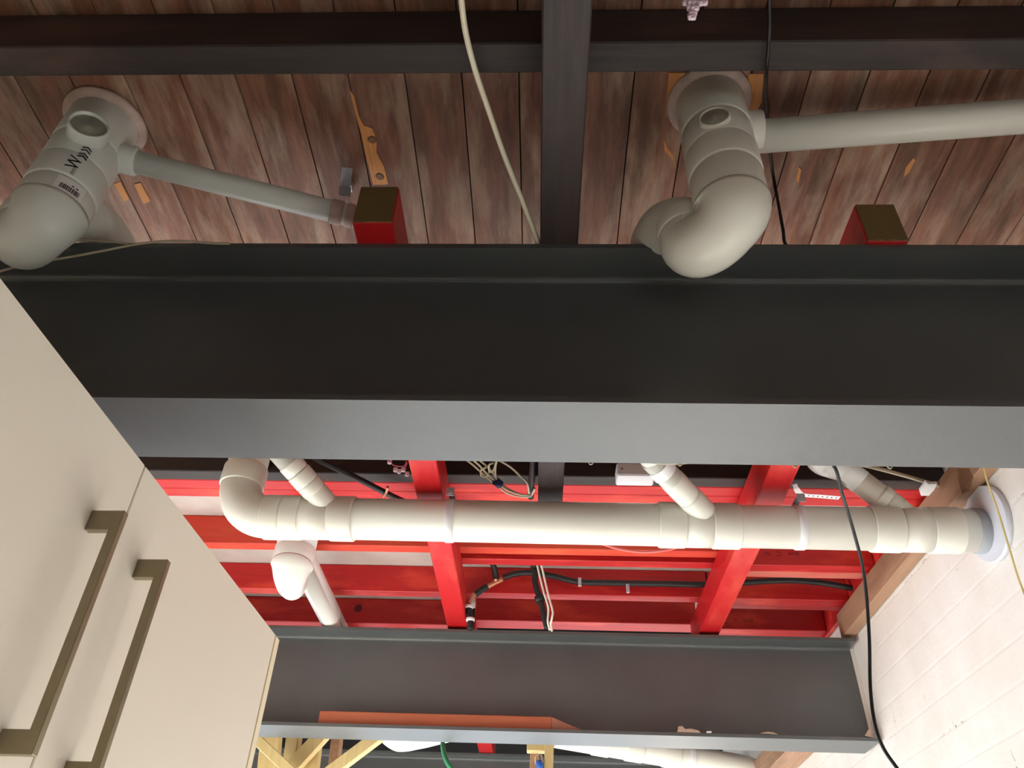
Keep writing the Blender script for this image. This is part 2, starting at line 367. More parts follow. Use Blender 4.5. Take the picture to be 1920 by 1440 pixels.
timber('floor_joist', (-0.30, 2.433, 1.18), (0.60, 2.475, 1.2835), 'red_x', 'short red joist close beside the orange red one, between the two red bearers', 'joist')
j = thing('floor_joist', 'red stamped joist below the pipe, right of the right red bearer', 'joist', (0.86, 2.464, 1.18))
part('board', 'red_x', j, lambda b: box(b, (0.605, 2.440, 1.18), (1.101, 2.488, 1.2835), 0.0025))
writing('stamp', 'N:', 0.020, lambda u, v, w: (0.764-u, 2.4392-w, 1.228-v), 'ink_red', j)
writing('stamp', 'C', 0.024, lambda u, v, w: (0.800-u, 2.4392-w, 1.230-v), 'ink_red', j)
writing('stamp', '[ooo]', 0.016, lambda u, v, w: (0.860-u, 2.4392-w, 1.227-v), 'ink_red', j)
timber('timber_batten', (0.605, 2.489, 1.18), (1.101, 2.533, 1.224), 'pale_red', 'thinly painted batten along the stamped red joist', 'batten')
timber('floor_joist', (-1.74, 2.711, 1.18), (0.60, 2.756, 1.2835), 'red_x', 'long red joist behind the black lagged water pipe', 'joist')
timber('floor_joist', (0.605, 2.714, 1.18), (1.101, 2.764, 1.2835), 'red_x', 'red joist behind the sagging black pipe near the white wall', 'joist')
timber('timber_batten', (0.605, 2.765, 1.18), (1.101, 2.804, 1.22), 'red_x', 'red batten along the far side of the joist near the white wall', 'batten')
timber('floor_joist', (-1.74, 3.02, 1.18), (-0.35, 3.064, 1.2835), 'red_x', 'dark red joist with a round knot, left bay above the narrow steel beam', 'joist')
timber('floor_joist', (-0.26, 2.962, 1.18), (0.600, 3.046, 1.2835), 'red_x', 'dark red joist in the middle bay just above the narrow steel beam', 'joist')
j = thing('floor_joist', 'dark red stamped joist in the right bay just above the narrow steel beam', 'joist', (0.86, 3.02, 1.18))
part('board', 'red_x', j, lambda b: box(b, (0.64, 3.0, 1.18), (1.101, 3.098, 1.2835), 0.0025))
writing('stamp', 'S', 0.020, lambda u, v, w: (0.762-u, 2.9992-w, 1.222-v), 'ink_red', j)
writing('stamp', '[H4]', 0.020, lambda u, v, w: (0.825-u, 2.9992-w, 1.222-v), 'ink_red', j)
bm = bmesh.new(); tube(bm, [(-0.735, 3.0195, 1.24), (-0.735, 3.0185, 1.24)], 0.016, 16); link('x', bm, 'ink_red').name = 'knot'
k = bpy.data.objects['knot']
for o in C.objects:
    if o.get('label', '').startswith('dark red joist with a round knot'): k.parent = o

timber('floor_joist', (1.102, 2.05, 1.1665), (1.118, 3.14, 1.2835), 'red_x', 'dark red edge joist on top of the bare pine timber along the white wall', 'joist')

def bearer(name, xa, xb, y0, y1, mats, label, z0=1.0755, z1=1.175, x2a=None, x2b=None):
    """lengthwise timber with its cut end as a part of its own"""
    x2a = xa if x2a is None else x2a; x2b = xb if x2b is None else x2b
    r = thing(name, label, 'beam', ((xa+xb)/2, (y0+y1)/2, z0))
    part('body', mats, r, lambda b: prism(b, [(xa, y0+0.001, z0), (xb, y0+0.001, z0), (x2b, y1, z0), (x2a, y1, z0)], (0, 0, z1-z0), 0.0025))
    return r
r = bearer('timber_bearer', -0.340, -0.268, 0.900, 2.93, 'red_y', 'red bearer with a sawn brown end beside the thin grey waste pipe')
part('cut_end', 'end_grain', r, lambda b: box(b, (-0.338, 0.899, 1.077), (-0.270, 0.903, 1.173)))['label'] = 'unpainted brown sawn end'
r = bearer('timber_bearer', 0.566, 0.638, 0.940, 2.93, 'red_y', 'red bearer with a brown sawn end, right of the twisted trap')
part('cut_end', 'end_grain', r, lambda b: box(b, (0.568, 0.939, 1.077), (0.636, 0.943, 1.173)))['label'] = 'unpainted brown sawn end'
bearer('timber_bearer', -0.329, -0.253, 2.94, 4.75, 'red_y', 'short stretch of red bearer seen beyond the narrow steel beam')
bearer('timber_bearer', 0.004, 0.079, -2.4, 1.88, 'dark_wood_y', 'dark brown timber running lengthwise above the middle of the view', z1=1.179, x2a=-0.012, x2b=0.054)
o = thing('wall_plate', 'bare pine timber fixed along the top of the white wall', 'beam', (1.096, 1.9, 1.0765))
part('timber', 'pine_rail', o, lambda b: prism(b, [(1.075, 1.0, 1.0765), (1.118, 1.0, 1.0765), (1.118, 2.80, 1.0765), (1.075, 2.805, 1.0765)], (0, 0, 0.088), 0.003))
part('knot', 'knot_wood', o, lambda b: prism(b, [(1.0742,1.7643,1.1326),(1.0742,1.7178,1.1048),(1.0742,1.7148,1.0762),(1.0742,1.7471,1.0585),(1.0742,1.7826,1.0702),(1.0742,1.7786,1.1011)], (0.0015, 0, 0)))['label'] = 'dark knot'
timber('wall_plate', (1.004, 2.98, 0.86), (1.118, 6.0, 0.95), 'pine_rail', 'bare pine timber on the white wall beyond the narrow steel beam')

# ------------------------------------------------------------------ steel beams
def ibeam(y0, y1, z0, z1, x0, x1, tf, tw, xw=None, k=0.012):
    """I profile outline in YZ swept along X"""
    yc = (y0+y1)/2; pts = []
    def arc(cy, cz, a0, a1, n=4):
        return [(cy+k*math.cos(a0+(a1-a0)*i/n), cz+k*math.sin(a0+(a1-a0)*i/n)) for i in range(n+1)]
    pts += [(y0, z0), (y1, z0), (y1, z0+tf)]
    pts += [(a, b) for a, b in arc(yc+tw/2+k, z0+tf+k, -PI/2, -PI)]
    pts += [(a, b) for a, b in arc(yc+tw/2+k, z1-tf-k, PI, PI/2)]
    pts += [(y1, z1-tf), (y1, z1), (y0, z1), (y0, z1-tf)]
    pts += [(a, b) for a, b in arc(yc-tw/2-k, z1-tf-k, PI/2, 0)]
    pts += [(a, b) for a, b in arc(yc-tw/2-k, z0+tf+k, 0, -PI/2)]
    pts += [(y0, z0+tf)]
    bm = bmesh.new(); prism(bm, [(x0, a, b) for a, b in pts], (x1-x0, 0, 0)); return bm
tag(link('steel_beam', ibeam(0.949, 1.116, 0.720, 1.075, -1.74, XW-0.002, 0.011, 0.008), 'steel'), 'wide dark grey steel beam crossing the middle of the view', 'beam')
b2 = thing('steel_beam', 'narrower looking grey steel beam lower in view, holding the pointed stake, ending at the white wall', 'beam', (-0.2, 2.835, 0.72))
link('beam_section', ibeam(2.757, 2.914, 0.720, 1.062, -1.74, 1.106, 0.0105, 0.008), 'steel', b2)
def chip(pts, m='chip'):
    part('paint_chip', m, b2, lambda b: prism(b, pts, (0, 0.003, 0)))
chip([(0.4511,2.7560,0.7327),(0.4562,2.7560,0.7495),(0.4687,2.7560,0.7515),(0.4782,2.7560,0.7417),(0.4976,2.7560,0.7438),(0.5213,2.7560,0.7378),(0.5276,2.7560,0.7313)])
chip([(0.5467,2.7560,0.7318),(0.5473,2.7560,0.7368),(0.5631,2.7560,0.7372),(0.5624,2.7560,0.7322)], 'chip_white')
chip([(0.7223,2.7560,0.7346),(0.7440,2.7560,0.7401),(0.7646,2.7560,0.7390),(0.7773,2.7560,0.7327),(0.7466,2.7560,0.7352)])
chip([(1.0601,2.7560,0.7366),(1.0750,2.7560,0.7552),(1.0835,2.7560,0.7620),(1.0796,2.7560,0.7322)], 'chip')
tag(link('steel_beam', ibeam(4.545, 4.70, 0.70, 1.072, -1.74, XW-0.002, 0.011, 0.008), 'steel'), 'grey steel beam farthest away at the bottom edge of the view', 'beam')
bm = bmesh.new(); box(bm, (1.1062, 2.829, 0.732), (XW-0.0005, 2.842, 1.050)); struct('trim_10', bm, 'plaster')
s = thing('wooden_stake', 'reddish brown pointed stake lying on the lower flange of the narrow steel beam', 'stake', (-0.3, 2.79, 0.733))
part('shaft', 'stake', s, lambda b: prism(b, [(-0.752, 2.778, 0.7315), (-0.752, 2.778, 0.776), (-0.752, 2.800, 0.776), (-0.752, 2.800, 0.7315)], (0.790, 0, 0), 0.002))
part('point', 'stake_tip', s, lambda b: prism(b, [(0.038, 2.778, 0.7315), (0.038, 2.778, 0.775), (0.135, 2.778, 0.738), (0.148, 2.778, 0.7315)], (0, 0.02, 0), 0.001))['label'] = 'greyer cut point'

# ------------------------------------------------------------------ kitchen cabinet
fa, fb = Vector((-0.5110, 1.4756)), Vector((-0.5277, 0.8741))
du = (fa-fb).normalized(); dn = Vector((-du.y, du.x))       # along the front, into the cabinet
def F(u, n, z): q = fb + du*u + dn*n; return (q.x, q.y, z)
cab = thing('kitchen_cabinet', 'tall cream two door cabinet filling the lower left corner', 'cabinet', F(0, 0.29, -1.6))
def fbox(b, u0, u1, n0, n1, z0, z1, bev=0): prism(b, [F(u0, n0, z0), F(u1, n0, z0), F(u1, n1, z0), F(u0, n1, z0)], (0, 0, z1-z0), bev)
part('carcass', 'cabinet', cab, lambda b: fbox(b, -0.618, 0.6035, 0.0205, 0.58, -1.5, 0.546))
part('kickboard', 'cabinet', cab, lambda b: fbox(b, -0.60, 0.60, 0.06, 0.08, -1.6, -1.5))
part('end_panel', 'cab_edge', cab, lambda b: fbox(b, 0.6050, 0.6270, -0.0005, 0.58, -1.6, 0.549, 0.0008))['label'] = 'pale edged end panel'
part('edge_band', 'cab_gap', cab, lambda b: fbox(b, 0.6014, 0.6048, 0.0003, 0.019, -1.5, 0.5495))
for u0, u1, uh, hn in ((-0.602, -0.0012, -0.0697, 0), (0.0012, 0.6012, 0.0583, 1)):
    d = part('door', 'cabinet', cab, lambda b: fbox(b, u0, u1, 0, 0.0185, -1.49, 0.55, 0.0012))
    def hb(b):
        for z0, z1 in ((0.4185, 0.4435), (0.1770, 0.2000)):
            fbox(b, uh, uh+0.010, -0.0405, -0.0002, z0, z1, 0.0006)
        fbox(b, uh+0.0002, uh+0.0098, -0.0405, -0.0285, 0.199, 0.420, 0.0006)
    part('handle', 'handle', d, hb)['label'] = 'bronze bar handle'

# ------------------------------------------------------------------ drainage pipes
def mp(x):
    t = (x+0.75)/1.87; return Vector((x, 1.86-0.045*t, 1.0128-0.0308*t))
main = thing('drain_pipe', 'long cream waste pipe running across under the red joists into the white wall', 'pipe', (0, 1.84, 1.0))
R = 0.055
st = Vector((-0.832, 1.862, 1.28)); eb = 0.1
pth = fillet([st, (-0.832, 1.862, 1.0142), mp(-0.60)], eb, 14)
part('pipe', 'pvc', main, lambda b: tube(b, [mp(-0.66), mp(1.119)], R, 48))
part('elbow', 'pvc', main, lambda b: tube(b, pth[1:], 0.0565, 48))
part('riser', 'pvc', main, lambda b: tube(b, [(-0.832, 1.862, 1.115), (-0.832, 1.862, 1.2835)], R, 48))
part('socket', 'pvc', main, lambda b: collar(b, (-0.832, 1.862, 1.106), (-0.832, 1.862, 1.165), 0.0605))
for x0, x1, r in ((-0.742, -0.692, 0.0600), (-0.690, -0.640, 0.0595), (-0.562, -0.498, 0.0600), (0.300, 0.368, 0.0595), (0.436, 0.506, 0.0595), (0.832, 0.905, 0.0595), (0.975, 1.050, 0.0590)):
    part('coupling', 'pvc', main, lambda b: collar(b, mp(x0), mp(x1), r))
for x0, x1 in ((-0.640, -0.562), (0.368, 0.436), (0.905, 0.975)):
    part('tee_body', 'pvc', main, lambda b: tube(b, [mp(x0-0.002), mp(x1+0.002)], 0.0572, 40))
part('wall_collar', 'flange_dark', main, lambda b: collar(b, mp(1.085), mp(1.112), 0.0575))['label'] = 'grey rubber collar'
def disc(b):
    t = bmesh.new(); n = 48
    tube(b, [(1.106, 1.787, 0.988), (1.1195, 1.787, 0.988)], [0.094, 0.096], n)
part('wall_flange', 'flange', main, disc)['label'] = 'bluish white round wall flange'
# 45 degree branches joining from behind the wide beam
def branch(Q, c, L, r, socks, name='branch', b_=1):
    d = Vector((-1, -b_, c)).normalized(); Q = Vector(Q)
    p = part(name, 'pvc', main, lambda b: tube(b, [Q+d*0.02, Q+d*0.075] + [Q+d*L], [r*1.02, r*1.02, r*1.0], 36))
    for a0, a1, rr_ in socks:
        part('socket', 'pvc_white' if a0 > 0.12 and name == 'white_branch' else 'pvc', main, lambda b: collar(b, Q+d*a0, Q+d*a1, rr_, seg=36))
    return Q+d*L, d
e1, d1 = branch(mp(-0.54), 0.76, 0.25, 0.0305, ((0.098, 0.128, 0.033), (0.128, 0.166, 0.0335), (0.168, 0.20, 0.0325)))
e2, d2 = branch(mp(0.45), 0.47, 0.27, 0.0310, ((0.055, 0.118, 0.0335), (0.122, 0.19, 0.0325)))
e3, d3 = branch(mp(0.965), 0.88, 0.235, 0.0320, ((0.070, 0.105, 0.0345), (0.105, 0.13, 0.036)), b_=0.22)
part('riser', 'pvc_white', main, lambda b: tube(b, fillet([e3-d3*0.05, e3, (e3.x-0.06, e3.y-0.002, e3.z+0.02), (e3.x-0.20, e3.y-0.3, 1.165)], 0.03, 8), 0.033, 30))
part('sticker', 'sticker', main, lambda b: tube(b, [Vector(mp(0.45))+d2*0.215, Vector(mp(0.45))+d2*0.245], 0.0333, 36, False))['label'] = 'white paper label with a barcode'
def strap(x, label):
    s = thing('pipe_strap', label, 'strap', tuple(mp(x)))
    p = mp(x); d = Vector((0.0110, 0, 0))
    part('band', 'plastic_white', s, lambda b: tube(b, [p-d, p-d*0.95, p+d*0.95, p+d], [0.0556, 0.0575, 0.0575, 0.0556], 40))
    part('bracket', 'zinc', s, lambda b: (box(b, (x-0.009, p.y-0.062, p.z+0.040), (x+0.012, p.y-0.060, p.z+0.0645), 0.001),
        tube(b, [(x+0.001, p.y-0.064, p.z+0.051), (x+0.001, p.y-0.0605, p.z+0.051)], 0.006, 12),
        box(b, (x-0.007, p.y-0.0595, p.z+0.0605), (x+0.010, p.y+0.02, p.z+0.0625), 0.0008)))
    return s
strap(-0.243, 'white strap holding the big pipe beside the left red bearer')
strap(0.656, 'white strap holding the big pipe beside the right red bearer')

def trap(A, B, ztop, zring, label, side, capz, capr, capout, over, m='pvc', zb=None):
    t = thing('drain_trap', label, 'pipe', (A[0], A[1], zring))
    ax, ay = A; bx, by = B
    part('seal', 'sealant', t, lambda b: tube(b, [(ax, ay, ztop), (ax, ay, ztop-0.006), (ax, ay, ztop-0.012)], [0.0755, 0.0735, 0.063], 44))['label'] = 'ragged pinkish sealant ring at the boards'
    part('stack', m, t, lambda b: tube(b, [(ax, ay, zring-0.004), (ax, ay, ztop-0.002)], 0.0545, 48))
    part('collar', m, t, lambda b: collar(b, (ax, ay, 1.186), (ax, ay, ztop-0.004), 0.0600, seg=48))
    part('tee_body', m, t, lambda b: collar(b, (ax, ay, 1.122), (ax, ay, 1.184), 0.0590, seg=48))
    part('socket', m, t, lambda b: collar(b, (ax, ay, 1.062), (ax, ay, 1.120), 0.0600, seg=48))
    part('socket', m, t, lambda b: collar(b, (ax, ay, zring), (ax, ay, 1.060), 0.0585, seg=48))
    dab = Vector((bx-ax, by-ay, 0)); L = dab.length; h = L/2; zc = zring-0.004
    pth = [Vector((ax, ay, zring+0.002))]; n = 24
    for i in range(n+1):
        a = PI*i/n; pth.append(Vector((ax, ay, zc)) + dab*(0.5-0.5*math.cos(a)) + Vector((0, 0, -h*math.sin(a)*0.72)))
    rs = [0.0600, 0.0596] + [0.0596-0.0086*min(1, i/8) for i in range(1, n+1)]
    pth.append(Vector((bx, by, zc+0.03))); rs.append(0.0505)
    part('trap_bend', m, t, lambda b: tube(b, pth, rs, 48))
    part('socket', m, t, lambda b: collar(b, (bx, by, zc+0.012), (bx, by, zc+0.045), 0.0525, seg=44))
    part('outlet_bend', m, t, lambda b: tube(b, smooth_path([(bx, by, zc+0.03)] + over, 8), [0.0445]*(8*len(over)//2) + [0.0445-0.0145*min(1, i/10) for i in range(8*len(over)+1-8*len(over)//2)], 36))
    cx, cy, cz = capout[0], capout[1], capz
    cax = Vector((cx-ax, cy-ay, 0)); cl_ = cax.length; cax.normalize(); e = capr; dp_ = min(0.007, cl_-0.0608)
    part('access_cap', m, t, lambda b: lathe(b, (ax, ay, cz), cax, [(0.03, e), (cl_-0.002, e), (cl_, e*0.97), (cl_, e*0.90), (cl_-0.0012, e*0.87), (cl_-dp_, e*0.86), (cl_-dp_, e*0.4)]))
    part('cap_disc', 'cap', t, lambda b: lathe(b, (ax, ay, cz), cax, [(cl_-dp_+0.0001, e*0.855), (cl_-dp_+0.0012, e*0.84), (cl_-dp_+0.0012, 0.0045), (cl_-dp_+0.0028, 0.0035), (cl_-dp_+0.0028, 0.002), (cl_-dp_+0.002, 0.001)]))
    return t
tr = trap((0.292, 0.800), (0.238, 0.868), 1.286, 0.994, 'twisted cream trap hanging from the boards right of the dark lengthwise timber', None, 1.148, 0.0255, (0.2735, 0.7385),
          [(0.237, 0.872, 1.030), (0.230, 0.890, 1.062), (0.213, 0.930, 1.096), (0.203, 0.99, 1.121), (0.20, 1.05, 1.126), (0.20, 1.15, 1.130), (0.22, 1.40, 1.11), tuple(e2)])
part('side_socket', 'pvc', tr, lambda b: (collar(b, (0.335, 0.803, 1.2), (0.372, 0.8, 1.2), 0.0335, seg=32), collar(b, (0.33, 0.803, 1.2), (0.352, 0.802, 1.2), 0.0345, seg=32)))
part('waste_pipe', 'pvc', tr, lambda b: tube(b, [(0.34, 0.8155, 1.2), (1.1, 0.75, 1.2)], 0.0290, 36))
tl = trap((-0.830, 0.835), (-0.895, 0.880), 1.286, 1.022, 'cream trap with printed lettering at the upper left above the cabinet', None, 1.173, 0.0330, (-0.788, 0.765),
          [(-0.895, 0.884, 1.075), (-0.885, 0.900, 1.110), (-0.850, 0.965, 1.138), (-0.82, 1.15, 1.140), (-0.74, 1.45, 1.15), tuple(e1)], 'pvc_grey')
part('side_socket', 'pvc_grey', tl, lambda b: collar(b, (-0.785, 0.852, 1.2), (-0.752, 0.863, 1.2), 0.0275, seg=32))
part('waste_pipe', 'pvc_grey', tl, lambda b: tube(b, [(-0.78, 0.854, 1.2), (-0.30, 1.015, 1.2)], 0.0215, 32))
# print on the left trap: runs up the pipe on the side towards the room
th0 = math.atan2(-0.835, 0.83)
def oncyl(u, v, w, z0, dth, r=0.0604, A=(-0.830, 0.835)):
    a = th0+dth - v/r; return (A[0]+(r+w)*math.cos(a), A[1]+(r+w)*math.sin(a), z0+u)
writing('printed_letter', 'W', 0.029, lambda u, v, w: oncyl(u, v, w, 1.078, 0.02, 0.0606), 'ink', tl)
writing('printed_letter', '»»', 0.034, lambda u, v, w: oncyl(u, v, w, 1.109, 0.09, 0.0606), 'ink', tl)
writing('printed_letter', 'mm', 0.012, lambda u, v, w: oncyl(u, v, w, 1.064, 0.0, 0.0606), 'ink_faint', tl)
def label_patch(b, u0, u1, v0, v1, z0, dth, r):
    n = 8; vs = []
    for k in range(n+1):
        v = v0+(v1-v0)*k/n
        vs.append([b.verts.new(V(oncyl(u, v, 0, z0, dth, r))) for u in (u0, u1)])
    for k in range(n): b.faces.new((vs[k][0], vs[k][1], vs[k+1][1], vs[k+1][0]))
stk = part('sticker', 'sticker', tl, lambda b: label_patch(b, 0, 0.032, -0.024, 0.024, 1.024, 0.10, 0.0594))
stk['label'] = 'paper barcode sticker'
def bars(b):
    v = -0.017; random.seed(3)
    while v < 0.015:
        wd = random.choice((0.0007, 0.0012, 0.0018)); label_patch(b, 0.003, 0.014, v, v+wd, 1.026, 0.10, 0.0597); v += wd+random.choice((0.0006, 0.001))
    label_patch(b, 0.017, 0.0195, -0.004, -0.001, 1.026, 0.10, 0.0597); label_patch(b, 0.017, 0.0195, -0.012, -0.008, 1.026, 0.10, 0.0597)
part('barcode', 'ink', stk, bars)
# clamp of the thin waste pipe
cl = thing('pipe_clamp', 'small metal hanger and pinkish clip on the thin grey waste pipe', 'clamp', (-0.40, 0.985, 1.2))
pa, pb = Vector((-0.78, 0.854, 1.2)), Vector((-0.30, 1.015, 1.2)); pd = (pb-pa).normalized(); pc = pa+pd*0.395
part('clip', 'sealant', cl, lambda b: collar(b, pc-pd*0.011, pc+pd*0.013, 0.0245, seg=28))
part('clip', 'sealant', cl, lambda b: collar(b, pc+pd*0.019, pc+pd*0.034, 0.0240, seg=28))
part('hanger', 'zinc', cl, lambda b: (prism(b, [(-0.3956,0.9269,1.2700),(-0.3751,0.9295,1.2700),(-0.3854,0.9690,1.2620),(-0.4062,0.9664,1.2620)], (0, 0, 0.0015), 0.0004), prism(b, [(-0.4074,0.9659,1.2630),(-0.3844,0.9685,1.2630),(-0.3783,0.9617,1.2260),(-0.3997,0.9591,1.2260)], (0, 0.0015, 0.0010)), box(b, (-0.405, 0.968, 1.268), (-0.385, 0.985, 1.2858))))
# drop with trap behind the main pipe
dx, dy = -0.727, 2.108
dp = thing('drain_trap', 'white drop pipe with rounded trap hanging behind the left end of the big pipe', 'pipe', (dx, dy, 1.0))
part('stack', 'pvc_white', dp, lambda b: tube(b, [(dx, dy, 1.283), (dx, dy, 1.0)], 0.0575, 44))
part('socket', 'pvc_white', dp, lambda b: collar(b, (dx, dy, 0.988), (dx, dy, 1.045), 0.0600, seg=44))
part('trap_bend', 'pvc_white', dp, lambda b: tube(b, smooth_path([(dx, dy, 0.994), (dx, dy, 0.984), (dx-0.002, dy+0.012, 0.962), (dx-0.006, dy+0.045, 0.949), (dx-0.012, dy+0.088, 0.962), (dx-0.016, dy+0.115, 1.005), (dx-0.02, dy+0.125, 1.06)], 6),
     [0.0610-0.026*min(1, max(0, (i-4)/16)) for i in range(37)], 40))
part('waste_pipe', 'pvc_white', dp, lambda b: tube(b, fillet([(dx-0.02, dy+0.125, 1.055), (-0.770, dy+0.155, 1.112), (-0.785, 3.6, 1.108)], 0.03, 8), 0.0415, 32))
# beyond the narrow beam
fp = thing('drain_pipe', 'cream waste pipe sloping down to the white wall beyond the narrow steel beam', 'pipe', (0.7, 3.7, 0.9))
P0, P1 = Vector([(0.0666,3.8686,1.0000)][0]), Vector([(0.9788,4.0801,0.9300)][0])
fd = (P1-P0).normalized(); FL = (P1-P0).length
part('pipe', 'pvc', fp, lambda b: tube(b, fillet([P0, P0+fd*(FL+0.02), Vector((1.112, (P0+fd*(FL+0.02)).y-0.05, 0.80))], 0.07, 8), 0.055, 40))
for a0, a1 in ((0.18, 0.26), (0.34, 0.42), (0.52, 0.60)):
    part('coupling', 'pvc', fp, lambda b: collar(b, P0+fd*a0, P0+fd*a1, 0.059))
part('strap', 'plastic_white', fp, lambda b: collar(b, P0+fd*0.645, P0+fd*0.668, 0.0605))['label'] = 'white strap'
fe = thing('drain_pipe', 'white elbow end peeping below the narrow steel beam, left of the green hose', 'pipe', (-0.75, 3.4, 0.9))
E = [(-0.5703,3.3000,0.8131),(-0.5367,3.3200,0.8290),(-0.4793,3.3600,0.8487),(-0.3677,3.4200,0.8731),(-0.1193,3.5000,0.9256)]
part('elbow', 'pvc_white', fe, lambda b: tube(b, smooth_path([(E[0][0]-0.03, E[0][1], 1.28), (E[0][0]-0.03, E[0][1], E[0][2]+0.11)] + [(E[0][0], E[0][1], E[0][2]+0.03)] + E[2:], 8), [0.060]*18 + [0.060-0.034*min(1, i/14) for i in range(23)], 36))

# ------------------------------------------------------------------ cables, hoses and fittings
wire('cable', 'cable_cream', [(-0.1279,0.5074,1.1600),(-0.1255,0.5505,1.1550),(-0.1222,0.5962,1.1500),(-0.1122,0.6546,1.1500),(-0.0955,0.7216,1.1500),(-0.0709,0.8066,1.1400),(-0.0443,0.8751,1.1200),(-0.0209,0.9348,1.0980),(-0.0101,0.9619,1.0830),(-0.0052,0.9851,1.0830)], 0.0062, 'cream flat cable curving down from the top edge to the wide steel beam', flat=0.75)
wire('cable', 'cable_black', [(0.3179,0.5169,1.1700),(0.3259,0.5623,1.1700),(0.3375,0.6117,1.1720),(0.3478,0.6802,1.1700),(0.3904,0.7922,1.2750),(0.4167,0.8816,1.2770),(0.4378,0.9483,1.2700),(0.4390,0.9627,1.2000),(0.4302,0.9528,1.1200),(0.4301,0.9582,1.0860)] + [(0.455, 0.975, 1.080), (0.458, 1.02, 1.080), (0.462, 1.095, 1.080), (0.465, 1.121, 1.068), (0.466, 1.124, 1.03), (0.467, 1.124, 0.85), (0.468, 1.124, 0.76)] + [(0.4880,1.1300,0.7243),(0.5057,1.1700,0.7032),(0.5291,1.2200,0.6928),(0.5475,1.2600,0.6680),(0.5644,1.3000,0.6319),(0.5702,1.3300,0.5857),(0.5644,1.3500,0.5170),(0.5502,1.3600,0.4390),(0.5434,1.3600,0.3837),(0.5469,1.3600,0.3472),(0.5616,1.3600,0.3147),(0.5917,1.3600,0.2571)], 0.0030, 'thin black cable crossing the boards and dangling past the big pipe')
wire('string', 'string', [(1.0200,1.5719,1.0246),(1.0300,1.5968,0.9896),(1.0500,1.6311,0.9435),(1.0700,1.6735,0.8732),(1.0900,1.7155,0.8143),(1.1000,1.7324,0.7806),(1.1000,1.7355,0.6971)], 0.0022, 'yellowish string hanging beside the round wall flange', 'string')
wire('cable', 'cable_grey', [(-0.9403,0.9000,0.9332),(-0.9217,0.9100,0.9620),(-0.8830,0.9200,0.9916),(-0.8404,0.9300,1.0163),(-0.7862,0.9380,1.0436),(-0.7393,0.9400,1.0616),(-0.6988,0.9420,1.0712),(-0.6556,0.9430,1.0740),(-0.6061,0.9450,1.0706),(-0.5719,0.9460,1.0704)], 0.0022, 'thin beige cable sagging along the wide beam behind the cabinet corner')
wire('cable', 'cable_grey', [(-0.8825,0.9420,1.0839),(-0.8351,0.9430,1.0763),(-0.7937,0.9430,1.0721),(-0.7574,0.9435,1.0670)], 0.0020, 'short beige cable end beside the lettered trap')
# black lagged water pipes
lp = thing('water_pipe', 'black lagged water pipes with copper joints between the red bearers', 'pipe', (-0.1, 2.68, 1.2))
wire('lagging', 'black', [(-0.1395,2.6870,1.2317),(-0.0990,2.6840,1.2457),(-0.0600,2.6820,1.2498),(-0.0113,2.6820,1.2486),(0.0471,2.6840,1.2383),(0.1341,2.6880,1.2212),(0.2595,2.6900,1.2205),(0.4514,2.6900,1.2204),(0.5947,2.6900,1.2213),(0.7386,2.6880,1.2315),(0.8341,2.6850,1.2383),(0.9275,2.6800,1.2379),(1.0272,2.6750,1.2255),(1.1272,2.6700,1.2032)], 0.0105, parent=lp, seg=16)
wire('lagging', 'black', [(-0.2377,2.5500,1.3159),(-0.2197,2.5800,1.3063),(-0.1979,2.6200,1.2929),(-0.1764,2.6500,1.2616),(-0.1682,2.6700,1.2336),(-0.1677,2.6750,1.2194)], 0.0110, parent=lp, seg=16)
wire('lagging', 'black', [(-0.1963,2.6880,1.1958),(-0.2167,2.6860,1.1823),(-0.2386,2.6840,1.1627)], 0.0115, parent=lp, seg=16)
wire('lagging', 'black', [(-0.2579,2.6800,1.1106),(-0.2545,2.6800,1.0871),(-0.2497,2.6800,1.0716),(-0.2453,2.6800,1.0332)], 0.0115, parent=lp, seg=16)
wire('lagging', 'black', [(0.0661,2.5600,1.3163),(0.0361,2.6000,1.3129),(0.0037,2.6400,1.2983),(-0.0194,2.6550,1.2755),(-0.0245,2.6550,1.2255),(-0.0202,2.6550,1.1848),(-0.0044,2.6550,1.1371),(0.0072,2.6600,1.0885),(0.0206,2.6650,1.0371)], 0.0110, parent=lp, seg=16)
wire('sleeve', 'black', [(-0.0233,2.6520,1.2782),(-0.0249,2.6520,1.2531)], 0.017, parent=lp, seg=16)
wire('sleeve', 'black', [(-0.0102,2.6520,1.1476),(-0.0025,2.6520,1.1279)], 0.017, parent=lp, seg=16)
for pts, r in (([(-0.2335,2.5500,1.3097),(-0.2174,2.5780,1.3011),(-0.2014,2.6120,1.2931)], 0.0085), ([(-0.1999,2.6860,1.1928),(-0.1696,2.6840,1.2090),(-0.1430,2.6840,1.2240)], 0.0085), ([(-0.2369,2.6840,1.1667),(-0.2511,2.6820,1.1494),(-0.2591,2.6800,1.1284)], 0.0085), ([(-0.1665,2.6740,1.2355),(-0.1678,2.6820,1.2143)], 0.0085)):
    wire('copper_joint', 'copper', pts, r, parent=lp, seg=14)['label'] = 'bare copper joint'
for x, y in ((879, 1137), (882, 1163)):
    p = [(-0.2582,2.6800,1.1145),(-0.2494,2.6800,1.0677)][0 if x == 879 else 1]
    part('clip', 'plastic_white', lp, lambda b: collar(b, (p[0], p[1], p[2]-0.006), (p[0], p[1], p[2]+0.006), 0.0155, seg=20))
for q in [(0.1372,2.6720,1.2201),(0.3085,2.6720,1.1992)]:
    part('clip', 'zinc', lp, lambda b: box(b, (q[0]-0.006, q[1]-0.004, q[2]-0.024), (q[0]+0.006, q[1]+0.004, q[2]+0.010), 0.002))
